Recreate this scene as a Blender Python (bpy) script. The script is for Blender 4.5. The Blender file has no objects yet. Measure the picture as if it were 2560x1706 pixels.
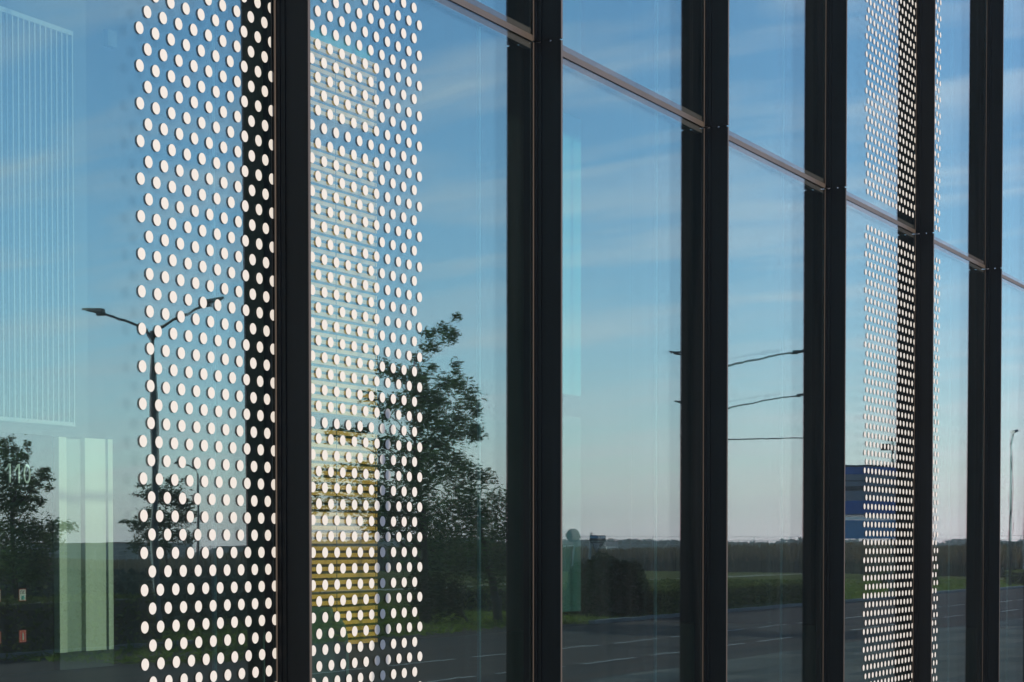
import bpy, bmesh, math, random
import numpy as np
from math import radians, sin, cos, tan, pi
from mathutils import Vector, Matrix

random.seed(7)
rng = np.random.default_rng(11)
scene = bpy.context.scene
C = scene.collection

# ------------------------------------------------------------------ camera
cam_data = bpy.data.cameras.new('camera')
cam = bpy.data.objects.new('camera', cam_data)
C.objects.link(cam)
cam_data.sensor_width = 36.0
cam_data.lens = 69.4
cam_data.shift_x = 0.0
cam_data.shift_y = 0.2529
cam_data.clip_start = 0.05
cam_data.clip_end = 6000.0
cam.location = (0.0, -3.925, 1.6)
cam.rotation_euler = (radians(90 - 1.6), 0.0, radians(27.37 - 90))
scene.camera = cam

# ------------------------------------------------------------------ light
SUN_EL, SUN_AZ = 28.0, -4.5          # elevation; degrees west of the facade's normal
to_sun = Vector((-sin(radians(SUN_AZ)) * cos(radians(SUN_EL)),
                 -cos(radians(SUN_AZ)) * cos(radians(SUN_EL)), sin(radians(SUN_EL))))
sun_data = bpy.data.lights.new('sun', 'SUN')
sun_data.energy = 3.25
sun_data.angle = radians(0.5)
sun_data.color = (1.0, 0.93, 0.83)
sun = bpy.data.objects.new('sun', sun_data)
C.objects.link(sun)
sun.location = (0, -30, 40)
sun.rotation_euler = to_sun.to_track_quat('Z', 'Y').to_euler()

world = bpy.data.worlds.new('World')
scene.world = world
world.use_nodes = True
wt = world.node_tree
wt.nodes.clear()
def wn(kind, **kw):
    n = wt.nodes.new(kind)
    for k, v in kw.items():
        setattr(n, k, v)
    return n
def wmath(op, a, b=None, clamp=False):
    n = wn('ShaderNodeMath', operation=op, use_clamp=clamp)
    for i, v in enumerate((a, b)):
        if v is None:
            continue
        if hasattr(v, 'links'):
            wt.links.new(v, n.inputs[i])
        else:
            n.inputs[i].default_value = v
    return n.outputs[0]
wl = wt.links.new
w_out = wn('ShaderNodeOutputWorld')
w_bg = wn('ShaderNodeBackground')
w_bg.inputs['Strength'].default_value = 0.128
w_sky = wn('ShaderNodeTexSky', sky_type='NISHITA')
w_sky.sun_disc = False
w_sky.sun_elevation = radians(SUN_EL)
w_sky.sun_rotation = math.atan2(to_sun.x, to_sun.y)
w_sky.altitude = 50
w_sky.air_density = 1.0
w_sky.dust_density = 0.1
w_sky.ozone_density = 5.0
w_tc = wn('ShaderNodeTexCoord')
w_sep = wn('ShaderNodeSeparateXYZ')
wl(w_tc.outputs['Generated'], w_sep.inputs[0])
zc = wmath('MAXIMUM', w_sep.outputs[2], 0.0)
den = wmath('ADD', zc, 0.16)
cmb = wn('ShaderNodeCombineXYZ')
wl(wmath('DIVIDE', w_sep.outputs[0], den), cmb.inputs[0])
wl(wmath('DIVIDE', w_sep.outputs[1], den), cmb.inputs[1])
mp = wn('ShaderNodeMapping')
mp.inputs['Rotation'].default_value = (0, 0, radians(-22))
mp.inputs['Scale'].default_value = (2.6, 0.9, 1.0)
wl(cmb.outputs[0], mp.inputs[0])
nz = wn('ShaderNodeTexNoise')
nz.inputs['Scale'].default_value = 2.3
nz.inputs['Detail'].default_value = 7.0
nz.inputs['Roughness'].default_value = 0.52
nz.inputs['Distortion'].default_value = 0.5
wl(mp.outputs[0], nz.inputs['Vector'])
rmp = wn('ShaderNodeMapRange')
rmp.inputs['From Min'].default_value = 0.44
rmp.inputs['From Max'].default_value = 0.74
rmp.inputs['To Min'].default_value = 0.0
rmp.inputs['To Max'].default_value = 0.46
wl(nz.outputs[0], rmp.inputs['Value'])
# air thickens towards the horizon: pale and faintly pink
hz = wmath('POWER', wmath('SUBTRACT', 1.0, zc), 19.0)
hz = wmath('MULTIPLY', hz, 0.90)
mix1 = wn('ShaderNodeMix', data_type='RGBA')
wl(rmp.outputs[0], mix1.inputs[0])
wl(w_sky.outputs[0], mix1.inputs[6])
mix1.inputs[7].default_value = (6.6, 6.0, 6.5, 1)
mix2 = wn('ShaderNodeMix', data_type='RGBA')
wl(hz, mix2.inputs[0])
wl(mix1.outputs[2], mix2.inputs[6])
mix2.inputs[7].default_value = (7.7, 5.5, 6.1, 1)
wl(mix2.outputs[2], w_bg.inputs['Color'])
wl(w_bg.outputs[0], w_out.inputs['Surface'])

scene.view_settings.view_transform = 'Standard'
scene.view_settings.look = 'None'
scene.view_settings.exposure = 0.5
scene.view_settings.gamma = 1.0
scene.view_settings.use_curve_mapping = False
scene.cycles.max_bounces = 10
scene.cycles.diffuse_bounces = 2
scene.cycles.glossy_bounces = 6
scene.cycles.transparent_max_bounces = 40
scene.cycles.caustics_reflective = False
scene.cycles.caustics_refractive = False
scene.cycles.use_denoising = True
scene.cycles.denoising_prefilter = 'ACCURATE'
scene.cycles.filter_width = 1.5

# ------------------------------------------------------------------ materials
def new_mat(name):
    m = bpy.data.materials.new(name)
    m.use_nodes = True
    m.node_tree.nodes.clear()
    return m, m.node_tree
def nd(t, kind, **kw):
    n = t.nodes.new(kind)
    for k, v in kw.items():
        setattr(n, k, v)
    return n
def solid(name, col, rough=0.6, metal=0.0, var=0.12, scale=3.0, coords='Object', stretch=(1, 1, 1), bump=0.0, spec=0.5, col2=None):
    m, t = new_mat(name)
    out = nd(t, 'ShaderNodeOutputMaterial')
    b = nd(t, 'ShaderNodeBsdfPrincipled')
    b.inputs['Roughness'].default_value = rough
    b.inputs['Metallic'].default_value = metal
    b.inputs['Specular IOR Level'].default_value = spec
    tc = nd(t, 'ShaderNodeTexCoord')
    mpn = nd(t, 'ShaderNodeMapping')
    mpn.inputs['Scale'].default_value = stretch
    t.links.new(tc.outputs[coords], mpn.inputs[0])
    n = nd(t, 'ShaderNodeTexNoise')
    n.inputs['Scale'].default_value = scale
    n.inputs['Detail'].default_value = 6
    t.links.new(mpn.outputs[0], n.inputs['Vector'])
    cr = nd(t, 'ShaderNodeValToRGB')
    c2 = col2 if col2 else tuple(c * (1 + var) for c in col)
    c1 = tuple(c * (1 - var) for c in col) if not col2 else col
    cr.color_ramp.elements[0].position = 0.3
    cr.color_ramp.elements[1].position = 0.7
    cr.color_ramp.elements[0].color = (*c1, 1)
    cr.color_ramp.elements[1].color = (*c2, 1)
    t.links.new(n.outputs[0], cr.inputs[0])
    t.links.new(cr.outputs[0], b.inputs['Base Color'])
    if bump:
        bp = nd(t, 'ShaderNodeBump')
        bp.inputs['Strength'].default_value = 0.6
        bp.inputs['Distance'].default_value = bump
        t.links.new(n.outputs[0], bp.inputs['Height'])
        t.links.new(bp.outputs[0], b.inputs['Normal'])
    t.links.new(b.outputs[0], out.inputs['Surface'])
    return m
def glass_face(name, r0, tint, wave=0.0, gcol=(1, 1, 1), dust=0.0):
    """One face of a sheet of glass: part mirror, part window, more mirror at a grazing angle."""
    m, t = new_mat(name)
    out = nd(t, 'ShaderNodeOutputMaterial')
    mx = nd(t, 'ShaderNodeMixShader')
    tr = nd(t, 'ShaderNodeBsdfTransparent')
    tr.inputs[0].default_value = (*tint, 1)
    gl = nd(t, 'ShaderNodeBsdfGlossy')
    gl.inputs['Color'].default_value = (*gcol, 1)
    gl.inputs['Roughness'].default_value = 0.0
    lw = nd(t, 'ShaderNodeLayerWeight')
    lw.inputs['Blend'].default_value = 0.5
    p = nd(t, 'ShaderNodeMath', operation='POWER')
    t.links.new(lw.outputs['Facing'], p.inputs[0])
    p.inputs[1].default_value = 5.0
    ma = nd(t, 'ShaderNodeMath', operation='MULTIPLY_ADD')
    t.links.new(p.outputs[0], ma.inputs[0])
    ma.inputs[1].default_value = 1.0 - r0
    ma.inputs[2].default_value = r0
    t.links.new(ma.outputs[0], mx.inputs[0])
    t.links.new(tr.outputs[0], mx.inputs[1])
    t.links.new(gl.outputs[0], mx.inputs[2])
    if wave:
        geo = nd(t, 'ShaderNodeNewGeometry')
        mpn = nd(t, 'ShaderNodeMapping')
        mpn.inputs['Scale'].default_value = (1.6, 1.0, 1.0)
        t.links.new(geo.outputs['Position'], mpn.inputs[0])
        n = nd(t, 'ShaderNodeTexNoise')
        n.inputs['Scale'].default_value = 1.7
        n.inputs['Detail'].default_value = 3.0
        n.inputs['Roughness'].default_value = 0.42
        t.links.new(mpn.outputs[0], n.inputs['Vector'])
        bp = nd(t, 'ShaderNodeBump')
        bp.inputs['Strength'].default_value = 1.0
        bp.inputs['Distance'].default_value = wave
        t.links.new(n.outputs[0], bp.inputs['Height'])
        t.links.new(bp.outputs[0], gl.inputs['Normal'])
    if dust:
        geo2 = nd(t, 'ShaderNodeNewGeometry')
        mp2 = nd(t, 'ShaderNodeMapping')
        mp2.inputs['Scale'].default_value = (9.0, 1.0, 0.7)
        t.links.new(geo2.outputs['Position'], mp2.inputs[0])
        n2 = nd(t, 'ShaderNodeTexNoise')
        n2.inputs['Scale'].default_value = 1.0
        n2.inputs['Detail'].default_value = 9.0
        n2.inputs['Roughness'].default_value = 0.62
        t.links.new(mp2.outputs[0], n2.inputs['Vector'])
        mr = nd(t, 'ShaderNodeMapRange')
        mr.inputs['From Min'].default_value = 0.40
        mr.inputs['From Max'].default_value = 0.80
        mr.inputs['To Min'].default_value = 0.0005
        mr.inputs['To Max'].default_value = dust
        t.links.new(n2.outputs[0], mr.inputs['Value'])
        df = nd(t, 'ShaderNodeBsdfDiffuse')
        df.inputs[0].default_value = (0.5, 0.48, 0.45, 1)
        mx3 = nd(t, 'ShaderNodeMixShader')
        t.links.new(mr.outputs[0], mx3.inputs[0])
        t.links.new(mx.outputs[0], mx3.inputs[1])
        t.links.new(df.outputs[0], mx3.inputs[2])
        mx = mx3
    t.links.new(mx.outputs[0], out.inputs['Surface'])
    return m
def leaf_mat(name, a, b, trans=0.35):
    m, t = new_mat(name)
    out = nd(t, 'ShaderNodeOutputMaterial')
    geo = nd(t, 'ShaderNodeNewGeometry')
    cr = nd(t, 'ShaderNodeValToRGB')
    cr.color_ramp.elements[0].color = (*a, 1)
    cr.color_ramp.elements[1].color = (*b, 1)
    t.links.new(geo.outputs['Random Per Island'], cr.inputs[0])
    d = nd(t, 'ShaderNodeBsdfDiffuse')
    tl = nd(t, 'ShaderNodeBsdfTranslucent')
    t.links.new(cr.outputs[0], d.inputs[0])
    t.links.new(cr.outputs[0], tl.inputs[0])
    mx = nd(t, 'ShaderNodeMixShader')
    mx.inputs[0].default_value = trans
    t.links.new(d.outputs[0], mx.inputs[1])
    t.links.new(tl.outputs[0], mx.inputs[2])
    t.links.new(mx.outputs[0], out.inputs['Surface'])
    return m

M = {}
M['black'] = solid('black_coated_steel', (0.0055, 0.0075, 0.0085), 0.45, 0.0, 0.5, 2.0, stretch=(6, 6, 0.5), spec=0.25, bump=0.0006)
M['bronze'] = solid('bronze_anodised', (0.075, 0.055, 0.040), 0.45, 0.0, 0.15, 4.0, stretch=(1, 1, .3))
M['seal'] = solid('grey_seal', (0.035, 0.024, 0.020), 0.8, 0.0, 0.1, 6.0)
M['dot_white'] = solid('white_enamel', (0.60, 0.545, 0.475), 0.5, 0.0, 0.015, 3.0, spec=0.3)
M['dot_back'] = solid('dark_enamel', (0.16, 0.135, 0.10), 0.6, 0.0, 0.1)
M['glass_front'] = glass_face('glass_front_face', 0.03, (0.985, 1.0, 0.99), dust=0.012)
M['glass_coat'] = glass_face('glass_coated_face', 0.33, (0.90, 1.0, 0.96), 0.00034, (0.665, 0.985, 0.965))
M['glass_edge'] = glass_face('glass_uncoated_face', 0.07, (0.93, 0.99, 0.97), 0.0001)
M['glass_inner'] = glass_face('glass_inner_face', 0.055, (0.95, 0.99, 0.97), 0.0001)
M['fin_glass'] = glass_face('fin_glass_face', 0.004, (0.93, 0.99, 0.97))
M['fin_edge'] = solid('pale_fin_edge', (0.22, 0.34, 0.35), 0.5, 0, 0.1, 2.0)
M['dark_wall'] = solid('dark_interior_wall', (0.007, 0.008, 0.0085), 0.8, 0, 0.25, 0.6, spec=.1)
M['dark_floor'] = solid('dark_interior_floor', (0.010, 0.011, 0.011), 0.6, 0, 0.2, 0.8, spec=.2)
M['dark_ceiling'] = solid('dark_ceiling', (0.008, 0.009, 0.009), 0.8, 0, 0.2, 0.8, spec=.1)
M['roof'] = solid('roof_metal', (0.12, 0.12, 0.13), 0.5, 0, 0.1)
M['slat'] = solid('oak_slat', (0.80, 0.37, 0.065), 0.55, 0, 0.12, 2.0, stretch=(0.6, 4, 6))
M['slat_back'] = solid('slat_backing', (0.10, 0.065, 0.02), 0.8, 0, 0.2)
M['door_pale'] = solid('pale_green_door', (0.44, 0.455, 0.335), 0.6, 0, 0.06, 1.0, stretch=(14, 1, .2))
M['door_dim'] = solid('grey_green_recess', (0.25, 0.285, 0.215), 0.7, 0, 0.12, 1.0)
M['door_dark'] = solid('dark_door_gap', (0.03, 0.05, 0.045), 0.7)
M['bar_pale'] = solid('pale_rail_and_slit', (0.25, 0.275, 0.255), 0.5, 0, 0.05)
M['pane_pale'] = solid('cyan_window_tone', (0.06, 0.27, 0.27), 0.6, 0, 0.08, 0.5)  # daylight of the rear windows put into the colour
M['pane_dim'] = solid('dim_window_tone', (0.030, 0.095, 0.088), 0.6, 0, 0.1, 0.5)
M['shed_wall'] = solid('shed_wall', (0.10, 0.105, 0.11), 0.8, 0, 0.1)
M['wall_mid'] = solid('grey_interior_wall', (0.030, 0.040, 0.040), 0.8, 0, 0.12, 0.5)
M['beige'] = solid('beige_wood', (0.42, 0.32, 0.2), 0.6, 0, 0.1)
M['digit'] = solid('white_lettering', (0.75, 0.8, 0.72), 0.5, 0, 0.02)
M['sign_white'] = solid('sign_white', (0.5, 0.45, 0.42), 0.5, 0, 0.03)
M['sign_red'] = solid('sign_red', (0.42, 0.045, 0.035), 0.5, 0, 0.05)
M['sign_ink'] = solid('sign_ink', (0.08, 0.05, 0.05), 0.6)
M['chair_cloth'] = solid('dark_green_cloth', (0.055, 0.095, 0.08), 0.85, 0, 0.2, 8.0)
M['chair_metal'] = solid('chair_metal', (0.03, 0.03, 0.03), 0.4, 0.3)
M['plaza'] = None
M['asphalt'] = solid('asphalt', (0.030, 0.029, 0.032), 0.9, 0, 0.2, 0.8, stretch=(0.08, 1.6, 1), col2=(0.060, 0.043, 0.040), spec=.06)
M['kerb'] = solid('kerb_concrete', (0.13, 0.14, 0.15), 0.85, 0, 0.15, 2.0)
M['line'] = solid('road_paint', (0.28, 0.28, 0.275), 0.8, 0, 0.35, 3.0, spec=.1)
M['path'] = solid('path_gravel', (0.14, 0.13, 0.10), 0.9, 0, 0.15, 1.0)
M['bark'] = solid('bark', (0.045, 0.036, 0.028), 0.9, 0, 0.3, 6.0, stretch=(3, 3, .5))
M['lamp'] = solid('lamp_paint', (0.05, 0.062, 0.062), 0.5, 0.0, 0.1)
M['galv'] = solid('galvanised_steel', (0.22, 0.25, 0.26), 0.5, 0.2, 0.1)
M['blue'] = solid('sign_blue', (0.014, 0.085, 0.30), 0.5, 0, 0.06)
M['blue_pale'] = solid('board_pale_blue', (0.07, 0.21, 0.38), 0.5, 0, 0.06)
M['board_grey'] = solid('board_grey', (0.14, 0.16, 0.20), 0.5, 0, 0.06)
M['board_white'] = solid('board_white', (0.75, 0.74, 0.7), 0.5, 0, 0.03)
M['board_dark'] = solid('board_dark', (0.02, 0.025, 0.04), 0.6)
M['house_wall'] = solid('house_wall', (0.55, 0.53, 0.50), 0.8, 0, 0.05)
M['house_roof'] = solid('house_roof', (0.14, 0.10, 0.09), 0.8, 0, 0.1)
M['house_window'] = solid('house_window', (0.03, 0.04, 0.05), 0.3)
M['ash_leaf'] = leaf_mat('ash_leaf', (0.032, 0.066, 0.030), (0.10, 0.165, 0.060), 0.4)
M['dark_leaf'] = leaf_mat('dark_leaf', (0.016, 0.034, 0.016), (0.048, 0.080, 0.032), 0.3)
M['bush_leaf'] = leaf_mat('bush_leaf', (0.008, 0.017, 0.008), (0.020, 0.034, 0.013), 0.2)
M['hedge_leaf'] = leaf_mat('hedge_leaf', (0.045, 0.062, 0.016), (0.15, 0.165, 0.05), 0.12)
M['grass_blade'] = leaf_mat('grass_blade', (0.07, 0.11, 0.02), (0.14, 0.17, 0.035), 0.5)
M['reed_stem'] = leaf_mat('reed_stem', (0.018, 0.026, 0.012), (0.035, 0.042, 0.017), 0.3)
M['reed_plume'] = leaf_mat('reed_plume', (0.060, 0.046, 0.024), (0.12, 0.085, 0.042), 0.4)
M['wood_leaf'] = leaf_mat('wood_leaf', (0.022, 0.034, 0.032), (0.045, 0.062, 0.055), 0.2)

def ground_mat():
    m, t = new_mat('grassland')
    out = nd(t, 'ShaderNodeOutputMaterial')
    b = nd(t, 'ShaderNodeBsdfPrincipled')
    b.inputs['Roughness'].default_value = 0.95
    b.inputs['Specular IOR Level'].default_value = 0.0
    geo = nd(t, 'ShaderNodeNewGeometry')
    mpn = nd(t, 'ShaderNodeMapping')
    mpn.inputs['Scale'].default_value = (0.012, 0.05, 1)
    t.links.new(geo.outputs['Position'], mpn.inputs[0])
    n = nd(t, 'ShaderNodeTexNoise')
    n.inputs['Scale'].default_value = 1.0
    n.inputs['Detail'].default_value = 8
    n.inputs['Roughness'].default_value = 0.65
    t.links.new(mpn.outputs[0], n.inputs['Vector'])
    n2 = nd(t, 'ShaderNodeTexNoise')
    n2.inputs['Scale'].default_value = 1.6
    n2.inputs['Detail'].default_value = 6
    t.links.new(geo.outputs['Position'], n2.inputs['Vector'])
    cr = nd(t, 'ShaderNodeValToRGB')
    e = cr.color_ramp.elements
    e[0].position, e[0].color = 0.32, (0.040, 0.052, 0.013, 1)
    e[1].position, e[1].color = 0.70, (0.095, 0.074, 0.042, 1)
    x = e.new(0.5); x.color = (0.062, 0.068, 0.019, 1)
    t.links.new(n.outputs[0], cr.inputs[0])
    mx = nd(t, 'ShaderNodeMix', data_type='RGBA', blend_type='MULTIPLY')
    mx.inputs[0].default_value = 0.7
    t.links.new(cr.outputs[0], mx.inputs[6])
    cr2 = nd(t, 'ShaderNodeValToRGB')
    cr2.color_ramp.elements[0].position = 0.3
    cr2.color_ramp.elements[0].color = (0.55, 0.55, 0.55, 1)
    cr2.color_ramp.elements[1].position = 0.7
    cr2.color_ramp.elements[1].color = (1.25, 1.25, 1.25, 1)
    t.links.new(n2.outputs[0], cr2.inputs[0])
    t.links.new(cr2.outputs[0], mx.inputs[7])
    t.links.new(mx.outputs[2], b.inputs['Base Color'])
    t.links.new(b.outputs[0], out.inputs['Surface'])
    return m
M['ground'] = ground_mat()

def plaza_mat():
    m, t = new_mat('plaza_paving')
    out = nd(t, 'ShaderNodeOutputMaterial')
    b = nd(t, 'ShaderNodeBsdfPrincipled')
    b.inputs['Roughness'].default_value = 0.8
    b.inputs['Specular IOR Level'].default_value = 0.08
    geo = nd(t, 'ShaderNodeNewGeometry')
    br = nd(t, 'ShaderNodeTexBrick')
    br.inputs['Scale'].default_value = 1.0
    br.inputs['Brick Width'].default_value = 1.2
    br.inputs['Row Height'].default_value = 0.45
    br.inputs['Mortar Size'].default_value = 0.006
    br.inputs['Color1'].default_value = (0.036, 0.040, 0.044, 1)
    br.inputs['Color2'].default_value = (0.085, 0.080, 0.076, 1)
    br.inputs['Mortar'].default_value = (0.05, 0.05, 0.05, 1)
    br.inputs['Bias'].default_value = 0.0
    t.links.new(geo.outputs['Position'], br.inputs['Vector'])
    n = nd(t, 'ShaderNodeTexNoise')
    n.inputs['Scale'].default_value = 0.9
    n.inputs['Detail'].default_value = 6
    mpn = nd(t, 'ShaderNodeMapping')
    mpn.inputs['Scale'].default_value = (0.12, 2.0, 1)
    t.links.new(geo.outputs['Position'], mpn.inputs[0])
    t.links.new(mpn.outputs[0], n.inputs['Vector'])
    mx = nd(t, 'ShaderNodeMix', data_type='RGBA', blend_type='OVERLAY')
    mx.inputs[0].default_value = 0.7
    t.links.new(br.outputs[0], mx.inputs[6])
    t.links.new(n.outputs[0], mx.inputs[7])
    t.links.new(mx.outputs[2], b.inputs['Base Color'])
    t.links.new(b.outputs[0], out.inputs['Surface'])
    return m
M['plaza'] = plaza_mat()

# ------------------------------------------------------------------ helpers
def tag(o, label=None, cat=None, group=None, kind=None):
    if label: o['label'] = label
    if cat: o['category'] = cat
    if group: o['group'] = group
    if kind: o['kind'] = kind
    return o
def empty(name, loc=(0, 0, 0), rz=0.0, label=None, cat=None, group=None):
    o = bpy.data.objects.new(name, None)
    C.objects.link(o)
    o.empty_display_size = 0.2
    o.location = loc
    o.rotation_euler = (0, 0, rz)
    return tag(o, label, cat, group)
class MB:
    """Collects boxes, tubes and quads; build() links them as one mesh object."""
    def __init__(s):
        s.v, s.f, s.m = [], [], []
    def add(s, vs, fs, mi=0):
        o = len(s.v)
        s.v += [tuple(v) for v in vs]
        s.f += [tuple(i + o for i in f) for f in fs]
        s.m += [mi] * len(fs)
        return s
    def box(s, x0, x1, y0, y1, z0, z1, mi=0):
        vs = [(x, y, z) for z in (z0, z1) for y in (y0, y1) for x in (x0, x1)]
        return s.add(vs, [(0, 2, 3, 1), (4, 5, 7, 6), (0, 1, 5, 4), (2, 6, 7, 3), (0, 4, 6, 2), (1, 3, 7, 5)], mi)
    def tube(s, pts, radii, n=8, mi=0, caps=True):
        pts = [Vector(p) for p in pts]
        if not hasattr(radii, '__len__'):
            radii = [radii] * len(pts)
        rings = []
        vs, fs = [], []
        for i, p in enumerate(pts):
            a = pts[max(i - 1, 0)]
            b = pts[min(i + 1, len(pts) - 1)]
            d = (b - a).normalized()
            ref = Vector((0, 0, 1)) if abs(d.z) < 0.9 else Vector((1, 0, 0))
            u = d.cross(ref).normalized()
            w = d.cross(u).normalized()
            for k in range(n):
                t = 2 * pi * k / n
                vs.append(p + (u * cos(t) + w * sin(t)) * radii[i])
        for i in range(len(pts) - 1):
            for k in range(n):
                a, b = i * n + k, i * n + (k + 1) % n
                fs.append((a, b, b + n, a + n))
        if caps:
            fs.append(tuple(range(n)))
            fs.append(tuple((len(pts) - 1) * n + k for k in range(n - 1, -1, -1)))
        return s.add(vs, fs, mi)
    def mesh(s, name, mats):
        me = bpy.data.meshes.new(name)
        me.from_pydata(s.v, [], s.f)
        for m in (mats if isinstance(mats, (list, tuple)) else [mats]):
            me.materials.append(m)
        if any(s.m):
            me.polygons.foreach_set('material_index', s.m)
        me.update()
        return me
    def build(s, name, mats, parent=None, smooth=False):
        me = s.mesh(name, mats)
        bm = bmesh.new()
        bm.from_mesh(me)
        bmesh.ops.recalc_face_normals(bm, faces=bm.faces)
        bm.to_mesh(me)
        bm.free()
        if smooth:
            me.polygons.foreach_set('use_smooth', [True] * len(me.polygons))
        return link(name, me, parent)
def link(name, me, parent=None, loc=None):
    o = bpy.data.objects.new(name, me)
    C.objects.link(o)
    if parent: o.parent = parent
    if loc: o.location = loc
    return o
def bevel(o, w, seg=2):
    md = o.modifiers.new('edge', 'BEVEL')
    md.width = w
    md.segments = seg
    md.limit_method = 'ANGLE'
    return o
def copy_tree(src, parent=None):
    c = src.copy()
    C.objects.link(c)
    c.parent = parent
    for ch in src.children:
        copy_tree(ch, c)
    return c

def leaf_mesh(name, pts, length, width, mat, flat=0.5):
    """Many small leaf-shaped quads, each its own island, long axis mostly level."""
    n = len(pts)
    pts = np.asarray(pts, dtype=np.float64)
    a = rng.normal(size=(n, 3)); a[:, 2] *= (1 - flat)
    a /= np.linalg.norm(a, axis=1)[:, None] + 1e-9
    r = rng.normal(size=(n, 3))
    b = np.cross(a, r)
    b /= np.linalg.norm(b, axis=1)[:, None] + 1e-9
    s = rng.uniform(0.65, 1.35, n)[:, None]
    L, W = length * s * 0.5, width * s * 0.5
    co = np.stack([pts - a * L, pts + b * W - a * L * 0.1, pts + a * L, pts - b * W - a * L * 0.1], axis=1).reshape(-1, 3)
    me = bpy.data.meshes.new(name)
    me.vertices.add(4 * n)
    me.vertices.foreach_set('co', co.ravel())
    me.loops.add(4 * n)
    me.loops.foreach_set('vertex_index', np.arange(4 * n))
    me.polygons.add(n)
    me.polygons.foreach_set('loop_start', np.arange(0, 4 * n, 4))
    me.polygons.foreach_set('loop_total', np.full(n, 4))
    me.materials.append(mat)
    me.update(calc_edges=True)
    return me

# ================================================================== THE SETTING
GZ = -1.2                                   # the road lies below the building's plaza
me = bpy.data.meshes.new('ground')
gs = 1000
me.from_pydata([(-gs, -gs, GZ - .004), (gs, -gs, GZ - .004), (gs, gs, GZ - .004), (-gs, gs, GZ - .004)], [], [(0, 1, 2, 3)])
me.materials.append(M['ground'])
tag(link('ground', me), 'flat grassland reaching to the horizon', kind='structure')
road = MB().add([(-200, -25.5, GZ), (420, -25.5, GZ), (420, -7.5, GZ), (-200, -7.5, GZ)], [(0, 1, 2, 3)]).build('road', M['asphalt'])
tag(road, 'dark asphalt road with dashed white lines running past the glass building', kind='structure')
dash_me = MB().box(-1.5, 1.5, -.055, .055, 0, .006).mesh('road_dash', M['line'])
for yl, x0, nn in ((-19.25, 20.0, 28), (-15.87, 18.9, 28), (-19.25, 20 + 28 * 4.06, 10)):
    for k in range(nn):
        d = link('lane_dash', dash_me, road, (x0 + 4.06 * k, yl, GZ + .002))
kerb = MB()
for k in range(118):
    kerb.box(63 + k * 3.0, 63 + k * 3.0 + 2.985, -25.7, -25.5, GZ - .05, GZ + .13)
for k in range(60):
    kerb.box(-130 + k * 3.0, -130 + k * 3.0 + 2.985, -33.2, -33.0, GZ - .05, GZ + .13)
tag(kerb.build('kerb', M['kerb']), 'low grey concrete kerb along the far edge of the road', kind='structure')
bay = MB().add([(-200, -33, GZ + .0035), (50, -33, GZ + .0035), (63, -25.5, GZ + .0035), (63, -25.3, GZ + .0035), (-200, -25.3, GZ + .0035)], [(0, 1, 2, 3, 4)]).build('road_bay', M['asphalt'])
tag(bay, 'wider asphalt bay joining the road beside the tall trees', kind='structure')
path = MB().add([(-200, -59.3, GZ), (420, -59.3, GZ), (420, -57.6, GZ), (-200, -57.6, GZ)], [(0, 1, 2, 3)]).build('path', M['path'])
tag(path, 'pale gravel path beyond the hedge', kind='structure')
plaza = MB().box(-30, 90, -6.0, -0.03, GZ - .2, 0.0).build('plaza', M['plaza'])
tag(plaza, 'raised paved plaza in front of the glass building', kind='structure')

# ================================================================== THE GLASS BUILDING
PITCH, X0 = 2.0, 5.79
I0, I1 = -3, 16
ZT, ZT2, ZH = 3.80, 9.0, 16.4
YB = 12.83                                    # face of the rear wall
XL, XR = X0 + PITCH * I0, X0 + PITCH * I1
bld = empty('glass_building', (0, 0, 0), 0,
            'modern glass building with black upright fins and bands of white dots, mirroring sky and road', 'building')

# floor, walls, ceiling
MB().box(XL, XR, -.029, YB, GZ - .2, 0.003).build('floor_slab', M['dark_floor'], bld)
MB().box(XL, XR, YB, YB + .3, 0.003, ZH).build('rear_wall', M['dark_wall'], bld)
MB().box(XL - .25, XL - .02, -.02, YB + .3, GZ - .2, ZH).build('end_wall', M['dark_wall'], bld)
MB().box(XR + .02, XR + .25, -.02, YB + .3, GZ - .2, ZH).build('end_wall', M['dark_wall'], bld)
MB().box(XL - .25, XR + .25, -.12, YB + .4, ZH + .003, ZH + .4).build('roof', [M['roof']], bld)
MB().box(XL, XR, .4, YB - .003, ZH - .3, ZH - .02).build('ceiling', M['dark_ceiling'], bld)

# ---- upright fins
def fin_meshes(z0, z1):
    bl = MB().box(-.008, .008, -.135, -.026, z0, z1).box(-.017, .017, -.026, -.0105, z0, z1)
    bl.box(-.0125, .0125, -.044, -.0262, z0, z1)
    ed = MB().box(-.0072, .0072, -.1372, -.1351, z0, z1)
    gk = MB().box(-.027, .027, -.0104, -.0066, z0, z1)
    return (bl.mesh('fin', M['black']), ed.mesh('edge_strip', M['bronze']), gk.mesh('base_gasket', M['bronze']))
rows = [(0.004, ZT - .004), (ZT + .005, ZT2 - .004), (ZT2 + .005, ZH)]
fm = [fin_meshes(a, b) for a, b in rows]
jb = MB().box(-.006, .006, -.127, -.088, ZT - .0042, ZT + .0052).box(-.006, .006, -.078, -.036, ZT - .0042, ZT + .0052)
jb_me = jb.mesh('joint_block', M['black'])
mull_me = MB().box(-.034, .034, -.0012, .0325, .02, ZH - .03).mesh('frame_bar', M['black'])
glass_fin_me = MB().box(-.006, .006, .0328, .268, .02, ZH - .05).mesh('glass_fin', M['fin_glass'])
glass_edge_me = MB().box(-.008, .008, .2685, .280, .02, ZH - .05).mesh('fin_edge', M['fin_edge'])
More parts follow.
